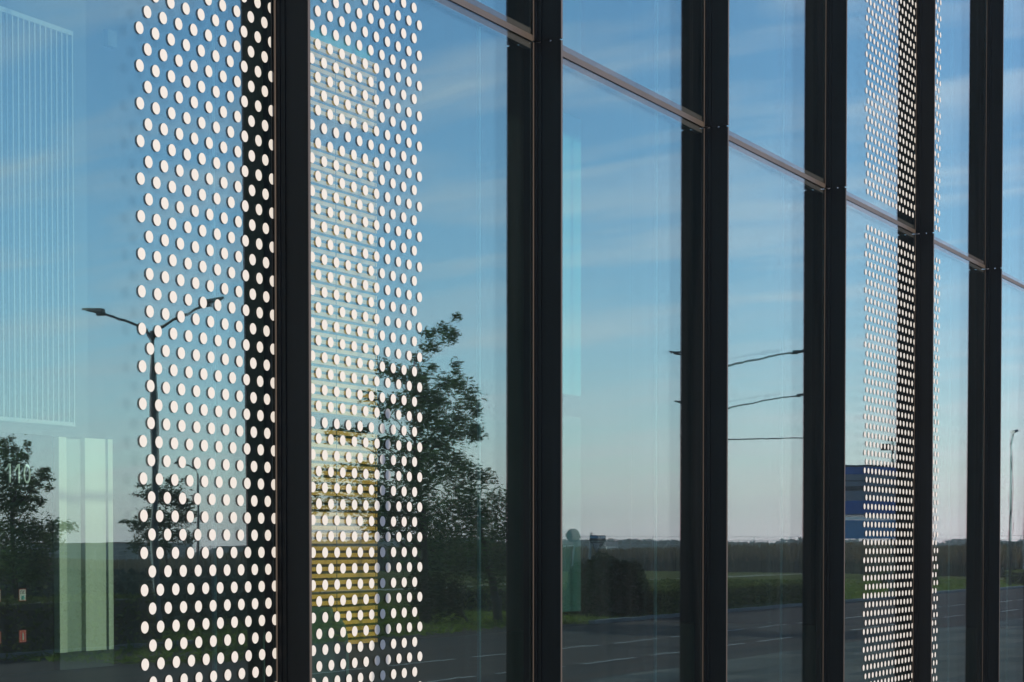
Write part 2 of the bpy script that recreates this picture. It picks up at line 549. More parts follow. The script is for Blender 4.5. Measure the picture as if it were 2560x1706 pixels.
for i in range(I0, I1 + 1):
    x = X0 + PITCH * i
    for (a, b, c) in fm:
        f = link('fin', a, bld, (x, 0, 0))
        link('edge_strip', b, f)
        link('base_gasket', c, f)
        if a is fm[0][0]:
            link('joint_block', jb_me, f)
    if I0 < i < I1:
        link('frame_bar', mull_me, bld, (x, 0, 0))
        g = link('glass_fin', glass_fin_me, bld, (x, 0, 0))
        link('fin_edge', glass_edge_me, g)

# ---- cross bars between the panes
def transom_me(z):
    return MB().box(-PITCH / 2 + .03, PITCH / 2 - .03, -.0105, -.0062, z - .001, z + .026).mesh('transom', M['bronze'])
def seal_me(z):
    return MB().box(-PITCH / 2 + .0345, PITCH / 2 - .0345, -.0010, .0228, z - .032, z + .058).mesh('seal_band', M['seal'])
tme = [transom_me(ZT), transom_me(ZT2)]
sme = [seal_me(ZT), seal_me(ZT2)]

# ---- panes: an outer and an inner sheet with an air gap
def pane_meshes(z0, z1, lo, hi):
    zc = (z0 + z1) / 2
    w, h0, h1 = PITCH / 2 - .010, z0 - zc, z1 - zc
    yf, yb = -.0060, -.0028
    m = MB()
    m.add([(-w, yf, h0), (w, yf, h0), (w, yf, h1), (-w, yf, h1)], [(0, 1, 2, 3)], 0)
    e0, e1 = h0 + (.040 if lo else 0), h1 - (.041 if hi else 0)
    if lo: m.add([(-w, yb, h0), (w, yb, h0), (w, yb, e0), (-w, yb, e0)], [(0, 1, 2, 3)], 2)
    m.add([(-w, yb, e0), (w, yb, e0), (w, yb, e1), (-w, yb, e1)], [(0, 1, 2, 3)], 1)
    if hi: m.add([(-w, yb, e1), (w, yb, e1), (w, yb, h1), (-w, yb, h1)], [(0, 1, 2, 3)], 2)
    for (xa, xb) in ((-w, -w), (w, w)):
        m.add([(xa, yf, h0), (xa, yb, h0), (xa, yb, h1), (xa, yf, h1)], [(0, 1, 2, 3)], 2)
    for zz in (h0, h1):
        m.add([(-w, yf, zz), (w, yf, zz), (w, yb, zz), (-w, yb, zz)], [(0, 1, 2, 3)], 2)
    outer = m.mesh('glass_pane', [M['glass_front'], M['glass_coat'], M['glass_edge']])
    inner = MB().box(-w, w, -.003, .003, h0, h1).mesh('inner_pane', M['glass_inner'])
    return outer, inner, zc
pm = [pane_meshes(rows[0][0], ZT + .011, False, True), pane_meshes(ZT + .015, ZT2 + .011, True, True),
      pane_meshes(ZT2 + .015, ZH, True, False)]
# each bay is set at a very slightly different angle (pitch, yaw), as real glazing is
tilt = {-1: (.0040, 0), 0: (-.0044, .0), 1: (.0007, .0008), 2: (.0002, -.0006), 3: (.0, .0014), 4: (.0008, -.0010), 5: (.0012, .0012), 6: (.0006, -.0008)}
inner_yaw = {3: .0085, 5: .003, 2: .002}
panes = {}
for i in range(I0 + 1, I1 + 1):
    xm = X0 + PITCH * (i - .5)
    for r in range(3):
        o, inn, zc = pm[r]
        p = link('glass_pane', o, bld, (xm, 0, zc))
        tx, tz = tilt.get(i, (0, 0))
        p.rotation_euler = (tx if r == 0 else tx * .4, 0, tz)
        q = link('inner_pane', inn, p, (0, .0265, 0))
        q.rotation_euler = (0, 0, inner_yaw.get(i, 0))
        panes[(i, r)] = p
    for k in range(2):
        b = link('transom', tme[k], bld, (xm, 0, 0))
        link('seal_band', sme[k], b)

# ---- bands of round white dots on the glass
def dot_mesh(n=20, r=.0193):
    vs = [(r * cos(2 * pi * k / n), y, r * sin(2 * pi * k / n)) for y in (-.0010, 0) for k in range(n)]
    m = MB()
    m.add(vs, [tuple(range(n))], 0)
    m.f.append(tuple(range(2 * n - 1, n - 1, -1))); m.m.append(1)
    for k in range(n):
        m.f.append((k, n + k, n + (k + 1) % n, (k + 1) % n)); m.m.append(1)
    return m
dm = dot_mesh()
dot_me = dm.mesh('dot', [M['dot_white'], M['dot_back']])
DX, DZ = .0812, .1182
bands = []                                    # (pane bay, x of first main column, step sign, columns main, columns between, z phase)
dots = []                                     # (bay, row, x, z)
def band(bay, xs_main, xs_alt, phase):
    for r, (za, zb) in enumerate(((.06, ZT - .052), (ZT + .083, 8.9))):
        k0, k1 = int((za - 1.6) / (DZ / 2)) - 3, int((zb - 1.6) / (DZ / 2)) + 3
        for k in range(k0, k1):
            z = 1.6 + phase + k * DZ / 2
            if za + .022 <= z <= zb - .022:
                for x in (xs_main if k % 2 == 0 else xs_alt):
                    dots.append((bay, r, x, z))
f0, f4 = X0, X0 + 4 * PITCH
band(0, [f0 - .032 - DX * k for k in range(10)], [f0 - .032 - DX * (k + .5) for k in range(9)], -.026)
band(1, [f0 + .0104 + DX * k for k in range(13) if .0104 + DX * k > .035], [f0 + .051 + DX * k for k in range(12)], .031)
band(4, [f4 - .037 - DX * k for k in range(15)], [f4 - .037 - DX * (k + .5) for k in range(14)], .0166)
band(5, [f4 + .0104 + DX * k for k in range(8) if .0104 + DX * k > .035], [f4 + .051 + DX * k for k in range(8)], .0166)
eye = cam.location
def in_view(x, z):
    d = Vector((x, -.006, z)) - eye
    fw = Vector((cos(radians(27.37)), sin(radians(27.37)), 0))
    rt = Vector((fw.y, -fw.x, 0))
    dep = d.dot(fw)
    u, v = d.dot(rt) / dep * 4536, d.z / dep * 4536
    return abs(u) < 1190 and -330 < v < 1262, dep
order = sorted(range(len(dots)), key=lambda j: (not in_view(dots[j][2], dots[j][3])[0], in_view(dots[j][2], dots[j][3])[1]))
single = set(order[:300])
rest = {}
for j, (bay, r, x, z) in enumerate(dots):
    p = panes[(bay, r)]
    if j in single:
        link('dot', dot_me, p, (x - p.location.x, -.0062, z - p.location.z))
    else:
        rest.setdefault((bay, r), []).append((x - p.location.x, -.0062, z - p.location.z))
for key, ls in rest.items():
    mb = MB()
    for l in ls:
        o = len(mb.v)
        mb.v += [(a + l[0], b + l[1], c + l[2]) for a, b, c in dm.v]
        mb.f += [tuple(q + o for q in f) for f in dm.f]
        mb.m += dm.m
    d = link('dot_band', mb.mesh('dot_band', [M['dot_white'], M['dot_back']]), panes[key])
    d['kind'] = 'stuff'
for key, lab in (((0, 0), 'lower pane with white dots on the near side of the broad black fin'), ((1, 0), 'lower pane with white dots and yellow slats behind it'),
                 ((4, 0), 'lower pane with a narrow band of small white dots before the far fin'), ((4, 1), 'upper pane with a narrow band of small white dots before the far fin')):
    panes[key]['label'] = lab

SL0, SL1 = 25.05, 27.32
# ---- rear windows seen through the glass: cyan sheets stand in for their daylight
def rear_window(x0, x1, z0, z1, mat):
    w = MB().box(x0, x1, YB - .05, YB - .003, z0, z1).build('rear_window', M['black'], bld)
    MB().box(x0 + .03, x1 - .03, YB - .058, YB - .051, z0 + .03, z1 - .03).build('daylight_sheet', mat, w)
for (x0, x1, z0, z1) in ((33.5, 35.2, 4.52, 9.93), (33.5, 35.2, 10.9, 14.5), (33.5, 35.2, 0.3, 4.10), (SL0 + .03, SL1 - .03, 3.62, 7.72), (SL0 + .03, SL1 - .03, 8.26, 14.0)):
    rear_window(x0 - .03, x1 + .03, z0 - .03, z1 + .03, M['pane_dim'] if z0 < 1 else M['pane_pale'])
MB().box(12.0, 20.30, YB - .045, YB - .003, 2.98, 15.5).build('wall_panel', M['wall_mid'], bld)

# pale door with a side light in the rear wall
dr = empty('glazed_door', (20.19, YB - .06, .003), 0, 'tall pale green door leaf with narrow side light at the back of the hall', 'door')
def dbox(name, x0, x1, z0, z1, m, y0=-.04, y1=.055, par=dr):
    return MB().box(x0 - 20.19, x1 - 20.19, y0, y1, z0, z1).build(name, M[m], par)
dbox('door_post', 19.655, 19.80, .22, 2.97, 'door_pale')
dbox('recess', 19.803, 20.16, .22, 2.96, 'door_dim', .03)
dbox('door_leaf', 20.163, 20.575, .22, 2.98, 'door_pale')
dbox('gap_strip', 20.577, 20.625, .22, 2.98, 'door_dark', .0)
dbox('side_light', 20.627, 20.725, .22, 2.985, 'door_pale')
dbox('threshold', 19.655, 20.725, .0, .217, 'wall_mid')

# vertical blind in a pale frame; pale bars stand in for slits of light
bl = empty('vertical_blind', (19.0, YB - .075, 3.12), 0, 'vertical blind with slits of light as pale bars, in a thin frame high on the rear wall', 'blind')
MB().box(-1.6, 1.0, -.01, .01, 0, .05).build('frame_rail', M['bar_pale'], bl)
MB().box(-1.6, 1.0, -.01, .01, 4.98, 5.04).build('frame_rail', M['bar_pale'], bl)
bar_me = MB().box(-.011, .011, -.008, .008, .052, 4.978).mesh('bar', M['bar_pale'])
for k in range(26):
    link('bar', bar_me, bl, (.985 - k * .1015, 0, 0))

# number on the wall
num = empty('room_number', (19.04, YB - .012, 2.37), 0, 'thin white number 110 on the dark rear wall', 'number')
W = .026
one = MB().add([(0.075, 0, 0), (.075 + W, 0, 0), (.075 + W, 0, .235), (.075, 0, .235), (.0, 0, .15), (.012, 0, .135), (.075, 0, .205),
                (0.075, .012, 0), (.075 + W, .012, 0), (.075 + W, .012, .235), (.075, .012, .235), (.0, .012, .15), (.012, .012, .135), (.075, .012, .205)],
               [(0, 1, 2, 3, 6), (3, 4, 5, 6), (0, 7, 8, 1), (1, 8, 9, 2), (2, 9, 10, 3), (3, 10, 11, 4), (4, 11, 12, 5), (5, 12, 13, 6), (6, 13, 7, 0)]).mesh('digit', M['digit'])
link('digit', one, num, (-.28, 0, 0)); link('digit', one, num, (-.115, 0, 0))
ring = MB()
n = 28
vs = []
for y in (0, .012):
    for (a, b) in ((.062, .118), (.062 - W * .8, .118 - W * .8)):
        vs += [(a * cos(2 * pi * k / n), y, .1175 + b * sin(2 * pi * k / n)) for k in range(n)]
fs = []
for k in range(n):
    k2 = (k + 1) % n
    fs += [(k, k2, n + k2, n + k), (2 * n + k, 3 * n + k, 3 * n + k2, 2 * n + k2), (k, 2 * n + k, 2 * n + k2, k2), (n + k, n + k2, 3 * n + k2, 3 * n + k)]
ring.add(vs, fs)
link('digit', ring.mesh('digit_nought', M['digit']), num, (.12, 0, 0))

# fire signs on a glazed board low on the wall
def sign_plate(x, z, w, h, red, label):
    s = empty('fire_sign', (x, YB - .004, z), 0, label, 'sign', 'small fire safety signs on the dark wall')
    MB().box(-w / 2, w / 2, -.006, 0, 0, h).build('plate', M['sign_red'], s)
    if red:
        MB().box(-w * .40, w * .40, -.008, -.0062, h * .06, h * .075).box(-w * .40, w * .40, -.008, -.0062, h * .925, h * .94) \
            .box(-w * .42, -w * .40, -.008, -.0062, h * .06, h * .94).box(w * .40, w * .42, -.008, -.0062, h * .06, h * .94).build('border', M['sign_white'], s)
        e = MB().tube([(0, -.0075, h * .18), (0, -.0075, h * .66), (0, -.0075, h * .76), (0, -.0075, h * .82)], [w * .10, w * .10, w * .04, w * .04], 8)
        e.build('extinguisher_mark', M['sign_white'], s)
    else:
        f = MB().box(-w * .44, w * .44, -.008, -.0062, h * .05, h * .95).build('field', M['sign_white'], s)
        t = MB()
        a, b = h * .56, h * .88
        t.box(-w * .32, -w * .25, -.010, -.0082, a, b).box(-w * .10, -w * .03, -.010, -.0082, a, b).box(-w * .25, -w * .10, -.010, -.0082, b - h * .06, b)
        t.box(w * .06, w * .13, -.010, -.0082, a, b)
        mid = (a + b) / 2
        for s2 in (1, -1):
            zz = b if s2 > 0 else a
            t.add([(w * .13, -.0095, mid - .01 * h), (w * .13, -.0095, mid + .01 * h), (w * .34, -.0095, zz), (w * .25, -.0095, zz),
                   (w * .13, -.0085, mid - .01 * h), (w * .13, -.0085, mid + .01 * h), (w * .34, -.0085, zz), (w * .25, -.0085, zz)],
                  [(0, 1, 2, 3), (4, 7, 6, 5), (0, 4, 5, 1), (1, 5, 6, 2), (2, 6, 7, 3), (3, 7, 4, 0)])
        t.build('lettering', M['sign_ink'], f)
        MB().tube([(0, -.0085, h * .14), (0, -.0085, h * .44)], [w * .2, w * .16], 8).build('hydrant_mark', M['pane_pale'], f)
sign_plate(19.06, .90, .125, .15, False, 'white sign lettered ПК with red edge, beside the pale green door')
sign_plate(19.06, .385, .125, .15, True, 'red sign with white extinguisher mark, beside the pale green door')
sign_plate(18.60, .90, .125, .15, False, 'white sign lettered ПК with red edge, cut by the picture edge')
sign_plate(18.60, .385, .125, .15, True, 'red sign with white extinguisher mark, cut by the picture edge')

# yellow slatted screen
ss = empty('slat_screen', (SL0, YB - .14, .02), 0, 'tall yellow screen of level wooden slats behind the dotted glass', 'screen')
sp = .106
slat_me = MB().box(0, SL1 - SL0, -.022, .022, -.031, .031).mesh('slat', M['slat'])
k = 0
zt = 9.35
z = .06
while z < zt:
    if not (3.42 < z < 3.56 or 7.75 < z < 8.20):
        s = link('slat', slat_me, ss, (0, 0, z - .02))
        s.rotation_euler = (0, 0, 0)
    z += sp
MB().box(0, SL1 - SL0, .03, .06, 0, 3.25).build('backing', M['slat_back'], ss)
for x in (.05, 1.05, SL1 - SL0 - .05):
    MB().box(x - .008, x + .008, -.028, -.0225, 0, 9.1).build('joint_strip', M['slat_back'], ss)

# beige hanging boards under the ceiling
hb = empty('ceiling_baffle', (14.6, 9.2, 7.0), radians(-8), 'short pale wooden boards hung high inside the hall', 'baffle')
for k in range(3):
    MB().box(-1.6, .55, -.02, .02, k * .115 - .06, k * .115).build('board', M['beige'], hb)
ph = MB().box(15.5, 15.64, 8.56, 8.62, 6.5, 6.66).build('hanging_panel', M['wall_mid'])
tag(ph, 'small greyish square panel hung high inside the hall', 'panel')

# office chair close to the glass, half hidden by the broad fin
ch = empty('office_chair', (9.165, 2.10, .003), radians(122), 'dark green upholstered office chair inside, half hidden behind the broad black fin', 'chair')
b = MB().box(-.25, .25, -.25, .24, .44, .52).build('seat', M['chair_cloth'], ch); bevel(b, .03, 3)
bk = MB()
vs = []
for y in (0, .07):
    for k in range(25):
        t = 2 * pi * k / 25
        c_, s_ = cos(t), sin(t)
        vs.append((.235 * abs(c_) ** .5 * (1 if c_ > 0 else -1), y + .03 * (c_ * c_), .86 + .30 * abs(s_) ** .5 * (1 if s_ > 0 else -1)))
fs = [tuple(range(24, -1, -1)), tuple(range(25, 50))] + [(k, (k + 1) % 25, 25 + (k + 1) % 25, 25 + k) for k in range(25)]
o = bk.add(vs, fs).build('backrest', M['chair_cloth'], ch); o.location = (0, .20, .08); bevel(o, .015, 2)
hd = MB().box(-.15, .15, .22, .28, 1.17, 1.262).build('headrest', M['chair_cloth'], ch); bevel(hd, .02, 3)
for s in (-1, 1):
    a = MB().tube([(s * .27, .12, .47), (s * .30, .12, .60), (s * .30, .06, .67), (s * .30, -.16, .67)], .018, 6).build('armrest', M['chair_metal'], ch)
MB().tube([(0, 0, .10), (0, 0, .44)], .03, 8).build('post', M['chair_metal'], ch)
for k in range(5):
    t = 2 * pi * k / 5
    lg = MB().tube([(0, 0, .11), (.30 * cos(t), .30 * sin(t), .075)], [.025, .016], 6).build('leg', M['chair_metal'], ch)
    MB().tube([(.30 * cos(t) - .012, .30 * sin(t), .03), (.30 * cos(t) + .012, .30 * sin(t), .03)], .03, 8).build('caster', M['chair_metal'], lg)

# ================================================================== THE STREET (mirrored in the glass)
def tree(name, base, phi, clumps, leaf, n_leaf, lsize, label, cat, trunk_r, group=None, spread=1.0, limb_every=3, lean=0.0):
    t = empty(name, base, 0, label, cat, group)
    R = Vector((sin(phi), cos(phi), 0)); V = Vector((cos(phi), -sin(phi), 0))
    pts, cl = [], []
    area = sum(c[2] * c[3] for c in clumps)
    du0 = sum(c[0] * c[2] * c[3] for c in clumps) / area
    half = max(max(abs(c[0] - du0) for c in clumps), .5)
    for (du, dz, ru, rz) in clumps:
        env = max(.15, 1 - ((du - du0) / (half * 1.15)) ** 2) ** .5
        dep = rng.uniform(-1, 1) * half * env * .75 * spread
        c = R * du + V * dep + Vector((0, 0, dz))
        cl.append((c, ru, rz))
        k = max(12, int(n_leaf * ru * rz / area))
        q = rng.normal(size=(k, 3)) * .52
        for a in q:
            pts.append(tuple(c + R * (a[0] * ru) + V * (a[1] * ru) + Vector((0, 0, a[2] * rz))))
    cr = link('crown', leaf_mesh('crown', pts, lsize, lsize * .42, leaf), t)
    top = max(c[1] for c in clumps)
    tr = MB()
    n = 7
    spine = []
    for k in range(n + 1):
        f = k / n
        spine.append(Vector((R * (du0 * f * .8 + .08 * sin(f * 7))) + Vector((0, 0, f * top * .88))))
    tr.tube(spine, [trunk_r * (1 - .86 * k / n) for k in range(n + 1)], 8)
    for j, (c, ru, rz) in enumerate(cl):
        if (j % limb_every == 0 or j < 3) and c.z > top * .2:
            zz = max(.12 * top, c.z - .55 * (Vector((c.x, c.y, 0)).length) - .3)
            f = min(zz / (top * .88), .98)
            s = R * (du0 * f * .8 + .08 * sin(f * 7)) + Vector((0, 0, f * top * .88))
            r = trunk_r * (1 - .86 * f) * .5
            mid = (s + c) * .5 + Vector((0, 0, .12))
            tr.tube([s, mid, c], [r, r * .6, r * .25], 5)
    tr.build('trunk', M['bark'], t, smooth=True)
    return t

# clumps of foliage: across, up, half width, half height in metres
ASH = [(1.05,10.46,0.16,0.18),(0.95,10.2,0.24,0.26),(0.80,10.1,0.3,0.24),(0.59,10.1,0.31,0.23),(0.12,9.86,0.31,0.2),(0.12,9.51,0.35,0.23),(-0.27,9.12,0.23,0.2),(0.2,8.97,0.2,0.18),(-1.47,8.96,0.31,0.27),(-1.13,8.65,0.35,0.27),(-0.82,8.42,0.35,0.27),(-0.5,8.74,0.31,0.35),(-0.19,8.66,0.39,0.35),(0.58,8.43,0.39,0.35),(1.01,8.82,0.18,0.2),(1.03,8.59,0.16,0.2),(1.05,8.12,0.43,0.31),(1.52,7.89,0.35,0.27),(1.83,7.58,0.2,0.35),(1.36,7.65,0.47,0.31),(0.35,7.85,0.59,0.39),(-0.19,8.19,0.47,0.39),(-0.04,7.65,0.59,0.35),(-1.9,7.84,0.31,0.27),(-1.63,7.53,0.27,0.23),(-1.28,7.8,0.31,0.23),(-0.89,7.73,0.39,0.31),(-1.44,7.22,0.27,0.16),(-0.51,7.42,0.47,0.39),(0.15,7.19,0.59,0.39),(1.05,7.07,0.43,0.27),(1.56,6.88,0.39,0.27),(1.83,6.76,0.2,0.39),(1.13,6.57,0.55,0.31),(1.67,6.49,0.35,0.27),(0.5,6.68,0.59,0.39),(-0.2,6.8,0.39,0.35),(0.11,6.29,0.59,0.39),(0.66,6.25,0.47,0.31),(-1.59,6.48,0.23,0.16),(-1.09,6.29,0.39,0.27),(-0.74,6.09,0.47,0.31),(-1.52,6.01,0.35,0.23),(-0.2,5.9,0.47,0.39),(0.35,5.71,0.63,0.39),(1.05,5.79,0.43,0.31),(1.36,5.51,0.39,0.31),(-1.21,5.51,0.39,0.27),(-0.63,5.51,0.47,0.35),(-1.67,5.32,0.31,0.23),(-0.04,5.2,0.78,0.39),(0.93,5.16,0.47,0.31),(1.52,5.16,0.27,0.27),(-3.09,6.71,0.43,0.29),(-2.66,6.5,0.29,0.22),(-2.24,6.64,0.36,0.22),(-3.38,5.22,0.43,0.29),(-2.53,5.22,0.5,0.29),(-2.1,5.5,0.29,0.29),(-3.87,4.65,0.36,0.29),(-3.09,4.58,0.43,0.36),(-2.31,4.65,0.36,0.36),(-3.66,4.08,0.43,0.29),(-2.53,4.01,0.43,0.29),(-1.68,4.65,0.65,0.43),(-1.68,3.94,0.65,0.5),(-1.04,4.22,0.72,0.64),(-0.32,4.65,0.72,0.64),(-0.68,3.51,0.93,0.64),(0.03,3.8,0.64,0.64),(-1.68,3.3,0.5,0.43)]
DENSE = [(-0.48,5.14,0.37,0.37),(-0.04,4.34,0.44,0.37),(-1.07,4.7,0.51,0.44),(-1.43,4.26,0.73,0.73),(-0.7,3.9,0.88,0.66),(-1.8,3.16,1.1,0.88),(-0.33,3.16,0.88,0.73),(-2.53,2.43,1.1,0.81),(-1.07,2.21,1.1,0.88),(-0.19,2.06,0.73,0.88),(0.55,3.53,0.59,0.59),(0.77,2.43,0.66,0.73),(0.62,4.41,0.44,0.44)]
SHRUB = [(-1.48,0.66,0.72,0.64),(-0.63,0.3,0.57,0.71),(-1.06,-0.06,0.79,0.57),(-1.63,0.01,0.43,0.43)]
LEFT = [(0.04,6.41,0.1,0.13),(-0.19,6.29,0.13,0.13),(0.59,6.28,0.13,0.18),(0.06,6.08,0.25,0.15),(-0.15,5.93,0.2,0.2),(0.29,5.94,0.25,0.15),(-0.01,5.6,0.33,0.23),(0.52,5.9,0.15,0.15),(0.29,5.49,0.3,0.18),(-0.15,5.24,0.25,0.31),(0.47,5.2,0.23,0.2),(0.17,5.08,0.3,0.2),(0.68,5.09,0.2,0.2),(1.01,5.33,0.23,0.15),(1.19,5.45,0.15,0.08),(1.1,5.18,0.23,0.13),(0.86,5.02,0.2,0.18),(1.21,4.92,0.13,0.13),(0.68,4.82,0.25,0.18),(0.05,4.77,0.38,0.25),(0.4,4.53,0.38,0.23),(0.82,4.58,0.23,0.15),(0.95,4.42,0.13,0.13),(-0.11,4.41,0.38,0.25),(0.16,4.22,0.38,0.2),(0.63,4.23,0.2,0.13),(-0.47,6.19,0.2,0.23),(-0.56,5.83,0.25,0.25),(-0.52,5.36,0.31,0.31),(-0.57,4.88,0.33,0.31),(-0.53,4.41,0.36,0.31),(1.61,3.71,0.36,0.18),(1.28,3.6,0.24,0.36),(1.17,3.26,0.3,0.3),(0.68,3.49,0.54,0.48),(0.02,3.48,0.72,0.54),(0.34,2.7,0.84,0.54),(-0.31,2.42,0.84,0.6),(0.89,2.7,0.42,0.36),(0.67,2.13,0.54,0.36)]
SAPLING = [(-1.23,6.12,0.26,0.13),(-0.64,5.7,0.62,0.35),(0.28,6.22,0.44,0.26),(0.11,5.54,0.79,0.44),(0.7,5.2,0.53,0.44),(-1.9,4.38,0.35,0.11),(-1.24,4.17,0.53,0.35),(-0.23,4.35,0.79,0.44),(0.61,4.52,0.53,0.35),(1.12,4.78,0.35,0.18),(-0.65,4.77,0.53,0.35),(-1.41,3.24,0.44,0.35),(-0.65,3.66,0.53,0.35),(0.44,3.75,0.53,0.35),(1.03,3.58,0.35,0.26),(-0.24,3.24,0.53,0.35)]
tree('ash_tree', (59.61, -30.2, GZ), .5199, ASH, M['ash_leaf'], 19000, .155, 'tall loose ash tree with feathery leaves and gaps showing sky', 'tree', .17)
tree('bushy_tree', (62.45, -28.87, GZ), .4835, DENSE, M['ash_leaf'], 12000, .15, 'dense dark tree beside the tall loose ash, near the kerb', 'tree', .14)
tree('shrub', (60.31, -28.86, GZ), .4979, [(a, b + .75, c, d) for a, b, c, d in SHRUB], M['bush_leaf'], 4500, .13, 'low dark shrub under the tall ash tree', 'shrub', .06, spread=.6)
tree('leafy_tree', (47.53, -38.31, GZ), .7265, LEFT, M['ash_leaf'], 11000, .14, 'thick leafy tree mirrored around the white number', 'tree', .15)
tree('sapling', (75.43, -53.48, GZ), .6505, SAPLING, M['dark_leaf'], 4200, .20, 'young open tree behind the double-armed street lamp', 'tree', .10)

# round clipped bush and hedges
def blob_bush(name, base, rx, ry, h, n, label, cat, leaf, lsize=.13, group=None):
    t = empty(name, base, 0, label, cat, group)
    pts = []
    q = rng.normal(size=(n, 3))
    q /= np.linalg.norm(q, axis=1)[:, None]
    q[:, 2] = np.abs(q[:, 2])
    for a in q:
        r = rng.uniform(.80, 1.03) * (1 + .06 * sin(5 * a[0] + 3 * a[2]) + .05 * sin(9 * a[1] + 2))
        pts.append((a[0] * rx * r, a[1] * ry * r, max(.04, (a[2] ** .72) * h * r)))
    link('foliage', leaf_mesh('foliage', pts, lsize, lsize * .6, leaf, 0), t)
    core = MB()
    vs, fs = [], []
    for i in range(7):
        el = (pi / 2) * i / 6
        for k in range(14):
            az = 2 * pi * k / 14
            vs.append((cos(el) * cos(az) * rx * .8, cos(el) * sin(az) * ry * .8, sin(el) ** .72 * h * .82))
    for i in range(6):
        for k in range(14):
            fs.append((i * 14 + k, i * 14 + (k + 1) % 14, (i + 1) * 14 + (k + 1) % 14, (i + 1) * 14 + k))
    core.add(vs, fs).build('inner_twigs', M['bark'], t)
    return t
blob_bush('round_bush', (69.25, -27.85, GZ), 1.7, 1.65, 2.28, 12000, 'big round dark clipped bush on the verge by the road', 'bush', M['bush_leaf'])
def hedge(x0, x1, y, w, h, n, label, base_x=None):
    cx = (x0 + x1) / 2
    t = empty('hedge', (cx, y, GZ), 0, label, 'hedge', 'clipped box hedges along the road')
    L = (x1 - x0) / 2
    pts = []
    for _ in range(n):
        f = random.random()
        x = random.uniform(-L, L)
        if f < .42: p = (x, w / 2 + random.gauss(0, .04), random.uniform(0, h))
        elif f < .80: p = (x, random.uniform(-w / 2, w / 2), h + random.gauss(0, .05))
        elif f < .9: p = (-L + random.gauss(0, .05), random.uniform(-w / 2, w / 2), random.uniform(0, h))
        else: p = (L + random.gauss(0, .05), random.uniform(-w / 2, w / 2), random.uniform(0, h))
        pts.append(p)
    link('foliage', leaf_mesh('foliage', pts, .15, .09, M['hedge_leaf'], 0), t)
    MB().box(-L + .06, L - .06, -w / 2 + .06, w / 2 - .06, 0, h - .06).build('inner_twigs', M['bark'], t)
hedge(71.0, 93.5, -30.9, 8.4, .98, 34000, 'long low clipped hedge right behind the kerb, beside the round bush')
hedge(128.0, 139.0, -34.2, 1.6, .95, 4000, 'short dark clipped hedge standing in lit grass near the dotted far fin')
hedge(20.0, 49.0, -35.2, 2.6, 1.5, 9000, 'long dark hedge beyond the road bay, under the leafy tree')
hedge(134.5, 150.0, -27.4, 1.6, .95, 4500, 'clipped hedge at the foot of the single street lamp')

# street lamps
def lamp_post(name, x, y, top, label, arms, ang, hd=1.0, pole_r=.10, group='street lamps beside the road', z0=GZ):
    t = empty(name, (x, y, z0), ang, label, 'street lamp', group)
    H = top - z0
    MB().tube([(0, 0, 0), (0, 0, .9), (0, 0, .95), (0, 0, H * .86), (0, 0, H * .865), (0, 0, H)],
              [pole_r * 1.25, pole_r * 1.25, pole_r, pole_r * .78, pole_r * .62, pole_r * .55], 10).build('pole', M['lamp'], t, smooth=True)
    MB().box(-.2, .2, -.2, .2, 0, .04).build('base_plate', M['lamp'], t)
    for (L, rise) in arms:
        sg = 1 if L > 0 else -1
        a = MB().tube([(0, 0, H - .32), (L * .08, 0, H + .04), (L * .3, 0, H + rise * .36), (L * .72, 0, H + rise * .83), (L, 0, H + rise)],
                      [.055, .055, .045, .04, .036], 7).build('arm', M['lamp'], t, smooth=True)
        hx = L - sg * .75
        hm = MB()
        zz = H + rise
        hm.add([(hx, -.10, zz - .10 * hd), (hx + sg * .9, -.06, zz + .02), (hx + sg * .9, .06, zz + .02), (hx, .10, zz - .10 * hd),
                (hx, -.07, zz + .02), (hx + sg * .9, -.03, zz + .09), (hx + sg * .9, .03, zz + .09), (hx, .07, zz + .02)],
               [(0, 1, 2, 3), (4, 7, 6, 5), (0, 4, 5, 1), (1, 5, 6, 2), (2, 6, 7, 3), (3, 7, 4, 0)])
        hm.build('lamp_head', M['lamp'], a)
        MB().box(min(hx - sg * .02, hx + sg * .26), max(hx - sg * .02, hx + sg * .26), -.09, .09, zz - .09 - .11 * hd, zz - .09 * hd).build('gear_box', M['lamp'], a)
    return t
up = .85
lamp_post('street_lamp', 51.16, -35.47, 8.77, 'tall double-armed street lamp mirrored behind the white dots', [(2.7, up), (-2.75, up)], radians(90), pole_r=.13)
lamp_post('street_lamp', 75.96, -26.07, 8.78, 'first of three double-armed lamps beside the side road', [(-1.75, .70), (4.1, .74)], radians(90) - .376, hd=.3, pole_r=.12)
lamp_post('street_lamp', 100.38, -35.87, 8.78, 'middle one of three double-armed lamps beside the side road', [(-2.0, .55), (5.6, .95)], radians(90) - .377, hd=.4)
lamp_post('street_lamp', 127.06, -46.63, 8.78, 'farthest of three double-armed lamps beside the side road', [(-2.0, .2), (7.6, .15)], radians(90) - .378, hd=.4)
